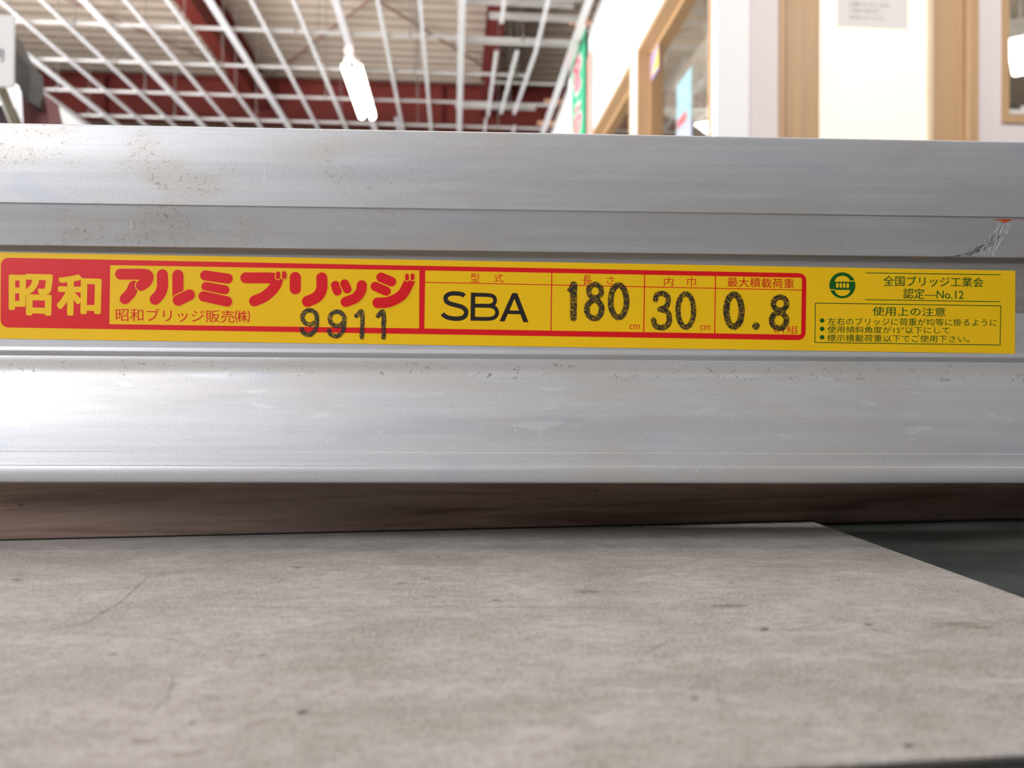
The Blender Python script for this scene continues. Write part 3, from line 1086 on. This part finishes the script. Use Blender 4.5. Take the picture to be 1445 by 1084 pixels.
# green certificate part
b_ = Flat(); poly(b_, ell(1188.4, 402.8, 18.5, 18.4, 40)[:-1], 2); flat_obj('emblem_disc', b_, M_green)
b_ = Flat()
poly(b_, [(x, y) for x, y in ell(1188.4, 397.6, 10.6, 8.2, 16, 180, 360)], 3)
poly(b_, [(x, y) for x, y in ell(1188.6, 409.4, 10.6, 8.4, 16, 0, 180)], 3)
stroke(b_, [(1199, 396.6), (1208, 396.9)], 1.3, 3, False, (0, 0))
stroke(b_, [(1169, 408.9), (1178, 409.2)], 1.3, 3, False, (0, 0))
for i in range(4):
    x = 1181.3 + i * 4.9
    stroke(b_, [(x, 401 + i * .1), (x, 404.6 + i * .1)], 3.3, 3, False)
flat_obj('emblem_gaps', b_, M_yel)
b_ = Flat()
for a, b2 in (((1221.6, 385.2), (1411.4, 387.9)), ((1221, 423.0), (1411, 425.9)), ((1150.3, 427.8), (1412, 431.8)), ((1412, 431.8), (1410.8, 487)), ((1410.8, 487), (1149.6, 483.4)), ((1149.6, 483.4), (1150.3, 427.8))):
    stroke(b_, [a, b2], 1.2, 2, False, (1, 1))
for (x, y) in ((1159.9, 452.4), (1159.9, 464.2), (1159.9, 476.1)):
    poly(b_, ell(x, y, 3.4, 3.2, 14)[:-1], 2)
flat_obj('green_rules_print', b_, M_green)
put_text('全国ブリッジ工業会', (1246.4, 389.0), (1387.4, 391.6), (1387.2, 405.4), (1246.2, 403.8), M_green, 3, .012)
put_text('認定—No.12', (1274.5, 406.8), (1359.4, 408.2), (1359.2, 423.2), (1274.3, 421.6), M_green, 3, .012)
put_text('使用上の注意', (1231, 432.6), (1334, 434.2), (1333.8, 446.9), (1230.8, 445.5), M_green, 3, .012)
put_text('左右のブリッジに荷重が均等に掛るように', (1167.6, 448.2), (1406.6, 450.2), (1406.4, 460.6), (1167.4, 458.8), M_green, 3, .004, 2)
put_text('使用傾斜角度が15°以下にして', (1167.4, 460), (1339.4, 461.4), (1339.2, 471.2), (1167.2, 470), M_green, 3, .004, 2)
put_text('標示積載荷重以下でご使用下さい。', (1167, 471.8), (1367.6, 473.6), (1367.4, 483.6), (1166.8, 482), M_green, 3, .004, 2)

# scuffs and paint on the ledge face, right end
LP0 = (0, -.0020, .0692)
LN = Vector((0, (.0807 - .0692), (.0046 - .0020))).normalized()   # normal of the ledge face (pointing inward)


def lmap(px, py, lf):
    return rmap(px, py, p0=LP0, nrm=LN, lift=lf)


def face_strokes(name, lst, m, lf):
    b__ = bmesh.new()
    for pts, wd in lst:
        P = [Vector(p) for p in pts]
        for i in range(len(P) - 1):
            d = (P[i + 1] - P[i]).normalized()
            s = Vector((-d.y, d.x)) * wd / 2
            q = [P[i] - s * .4 if i == 0 else P[i] - s, P[i + 1] - s * (.3 if i == len(P) - 2 else 1), P[i + 1] + s * (.3 if i == len(P) - 2 else 1), P[i] + s * .4 if i == 0 else P[i] + s]
            b__.faces.new([b__.verts.new(lmap(a.x, a.y, lf)) for a in q])
    o_ = obj(name, b__, m, ramp)
    o_['kind'] = 'stuff'
    return o_


M_scd = soft_mark('dark_scuff', (.06, .06, .065), .75)
M_scl = mat('bright_scratch', (.95, .95, .97), .4, .0)
rr = random.Random(3)
dark = [([(1330, 363), (1352, 361), (1371, 356)], 1.6), ([(1371, 356), (1398, 338), (1410, 326), (1415, 312)], 1.2)]
for i in range(150):
    u, v = rr.random(), rr.random()
    x = 1366 + 42 * u + rr.gauss(0, 3); y = 360 - 22 * u * (.6 + .6 * v) + rr.gauss(0, 2)
    if y > 362: y = 361
    dark.append(([(x, y), (x + rr.uniform(2, 6), y - rr.uniform(1.5, 5))], rr.uniform(.5, 1.4)))
face_strokes('dark_scuff_marks', dark, M_scd, .00003)
light = []
for i in range(110):
    u, v = rr.random(), rr.random()
    y = 362 - 44 * u
    x = 1388 + 30 * u + (v - .5) * (28 - 8 * u)
    light.append(([(x, y), (x + rr.uniform(1.5, 4), y - rr.uniform(3, 7))], rr.uniform(.5, 1.1)))
face_strokes('bright_scratch_marks', light, M_scl, .00006)
face_strokes('orange_paint_marks', [([(1401, 309.8), (1412, 309.8), (1424, 310), (1433, 309.8)], 1.4), ([(1410, 310), (1417.5, 312.5), (1426, 310)], 4.6), ([(1436, 310), (1450, 310.2)], 1.2), ([(1433, 361.6), (1440, 361.2)], 1.6), ([(1287, 363.3), (1303, 363.3)], 1.4)], M_orange, .00005)

# ------------------------------------------------------------------ things along the office wall
# hanging banner
ban = thing('shop_banner', 'green banner with red white-edged lettering on the office wall', 'banner', (AX - .03, 6.66, 2.46))
b_ = bmesh.new(); box(b_, -.002, .002, -.38, .33, -1.2, .40)
obj('banner_cloth', b_, M_bgreen, ban)
b_ = bmesh.new(); tube(b_, [(0, -.42, .41), (0, .37, .41)], .012, 8); obj('banner_rod', b_, M_lampbody, ban)
obj('white_edge', bx(-.004, .003, .33, .42, -1.2, .40), M_bwhite, ban)
for (ch, z0, z1) in (('を', .0, .36), ('ら', -.36, -.05)):
    for (m_, off, xx) in ((M_bwhite, .075, -.004), (M_bred, .03, -.006)):
        me = text_mesh(ch, off, 3)
        g0 = .03 if m_ is M_bred else 0
        for v in me.vertices:
            u, t_ = v.co.x, v.co.y
            v.co = Vector((xx, .22 - g0 - u * (.46 - 2 * g0), z0 + g0 + t_ * (z1 - z0 - 2 * g0)))
        obj('banner_letter', me, m_, ban)
o = obj('wall_panel', bx(AX - .012, AX - .001, 6.05, 6.40, .9, 2.62, .003), M_salmon)
tag(o, 'narrow salmon panel on the office wall beside the green banner', 'panel')
o = obj('wall_light_strip', bx(AX - .04, AX - .001, 7.0, 7.12, .9, 2.76, .003), M_white)
tag(o, 'white upright trim at the far edge of the green banner', 'trim')
for i, (yy, lab) in enumerate(((6.15, 'raw pine batten end on top of the wall above the banner'), (7.9, 'upper raw pine batten end past the banner'), (8.55, 'lower raw pine batten end past the banner'))):
    o = obj('pine_batten', bx(.88, 1.07, yy, yy + .05, TOP + .001, TOP + .04, .002), M_batten)
    tag(o, lab, 'batten', 'pine battens on the wall top')

# poster and sticker on the window glass
gx = AX + D - .035 - .0345
pst = thing('glass_poster', 'pale blue and pink poster stuck on the long office window', 'poster', (gx - .004, 3.86, 1.41))
obj('poster_sheet', bx(-.0015, 0, -.13, .13, -.30, .13), M_pblue, pst)
obj('poster_lower_print', bx(-.0022, -.0015, -.129, .129, -.299, -.11), M_ppink, pst)
obj('poster_red_print', bx(-.003, -.0022, -.05, .11, -.10, -.055), M_pred, pst)
stk = thing('round_sticker', 'small yellow and purple sticker at the far upper corner of the office window', 'sticker', (gx - .004, 4.44, 1.79))
obj('sticker_sheet', bx(-.0015, 0, -.09, .085, -.02, .125), M_stpur, stk)
obj('yellow_print', prism([(-.088, .0), (.07, .0), (-.088, .115)], 'x', -.0025, -.0015), M_styel, stk)

# notice on the frosted door pane
nt_ = thing('paper_notice', 'white paper notice taped on the frosted door pane', 'notice', (1.732, FY + .0265, 1.517))
obj('notice_sheet', bx(-.152, .152, -.001, .001, 0, .21), M_paper, nt_)
for (s, x0, x1, z0, z1) in (('お知らせいたします。', -.10, .075, .085, .105), ('ご来店の方は受付まで', -.10, .03, .060, .076), ('お声をかけてください', -.10, .05, .032, .048)):
    me = text_mesh(s, 0.01, 2)
    for v in me.vertices:
        v.co = Vector((x0 + v.co.x * (x1 - x0), -.0013, z0 + v.co.y * (z1 - z0)))
    obj('lettering', me, M_papertext, nt_)

# small card in the corner of the far right window
crd = thing('small_card', 'small white card in the lower corner of the right window', 'card', (2.39, FY + .027, 1.175))
obj('card_sheet', bx(-.06, .10, -.001, .001, 0, .035), M_paper, crd)
obj('card_print', bx(-.065, -.01, -.002, -.001, .02, .045), M_dark, crd)

# ------------------------------------------------------------------ machine and sign at the left edge
MY = 1.6
mc = thing('machine_frame', 'maroon and dark grey machine frame standing at the left edge', 'machine', (0, 0, 0))


def at(px, py, y=MY):
    d = ray(px, py); v = d * (y / d.y)
    return (v.x, v.z)


obj('dark_plate', prism([at(18, 48), at(27, 66), at(38, 88), at(49, 98), at(51, 122), at(49, 148), at(44, 150), at(30, 118), at(18, 112)], 'y', MY - .02, MY + .03), M_dark, mc)
ux0, ux1 = at(27, 178)[0], at(61, 178)[0]
obj('upright', prism([at(17, 104), at(50, 124), at(56, 150), at(61, 182), (ux1 + .012, FL), (ux0 - .05, FL), at(22, 182)], 'y', MY + .0301, MY + .09), M_maroon, mc)
obj('foot', bx(ux0 - .08, ux1 + .06, MY - .05, MY + .14, FL, FL + .02, .003), M_dark, mc)
b_ = bmesh.new()
tube(b_, [(at(-6, 124)[0], MY - .035, at(-6, 124)[1]), (at(6, 120)[0], MY - .035, at(6, 120)[1]), (at(16, 134)[0], MY - .035, at(16, 134)[1]), (at(26, 160)[0], MY - .035, at(26, 160)[1]), (at(36, 186)[0], MY - .035, at(36, 186)[1]), (at(52, 240)[0], MY - .035, FL)], .009, 10)
obj('hose', b_, M_olive, mc, True)
obj('lower_plate', prism([at(-60, 152), at(14, 148), at(26, 178), at(30, 200), at(-60, 200)], 'y', MY, MY + .02), mat('dark_maroon', (.035, .012, .014), .6, noise=.2), mc)
sg = thing('sign_card', 'white sign card with small dark writing at the left edge', 'sign', (at(0, 120, MY - .08)[0], MY - .08, at(0, 123, MY - .08)[1]))
top = at(0, 22, MY - .08)[1] - at(0, 123, MY - .08)[1]
wd_ = at(20, 60, MY - .08)[0] - at(0, 60, MY - .08)[0]
obj('card_sheet', bx(-.20, wd_, -.003, .003, 0, top, .001), M_white, sg)
me = text_mesh('明', .01, 2)
for v in me.vertices: v.co = Vector((-.012 + v.co.x * .020, -.0035, top * .35 + v.co.y * .022))
obj('lettering', me, M_dark, sg)
o = obj('tag_plate', bx(at(-20, 140)[0], at(12, 140)[0], MY - .02, MY - .012, at(0, 147)[1], at(0, 129)[1], .002), mat('pale_green_plate', (.70, .82, .55), .6, noise=.1))
o.parent = mc

# ------------------------------------------------------------------ lift everything so that the floor is at z = 0
for o in list(sc.objects):
    if o.parent is None:
        o.location.z += LIFT
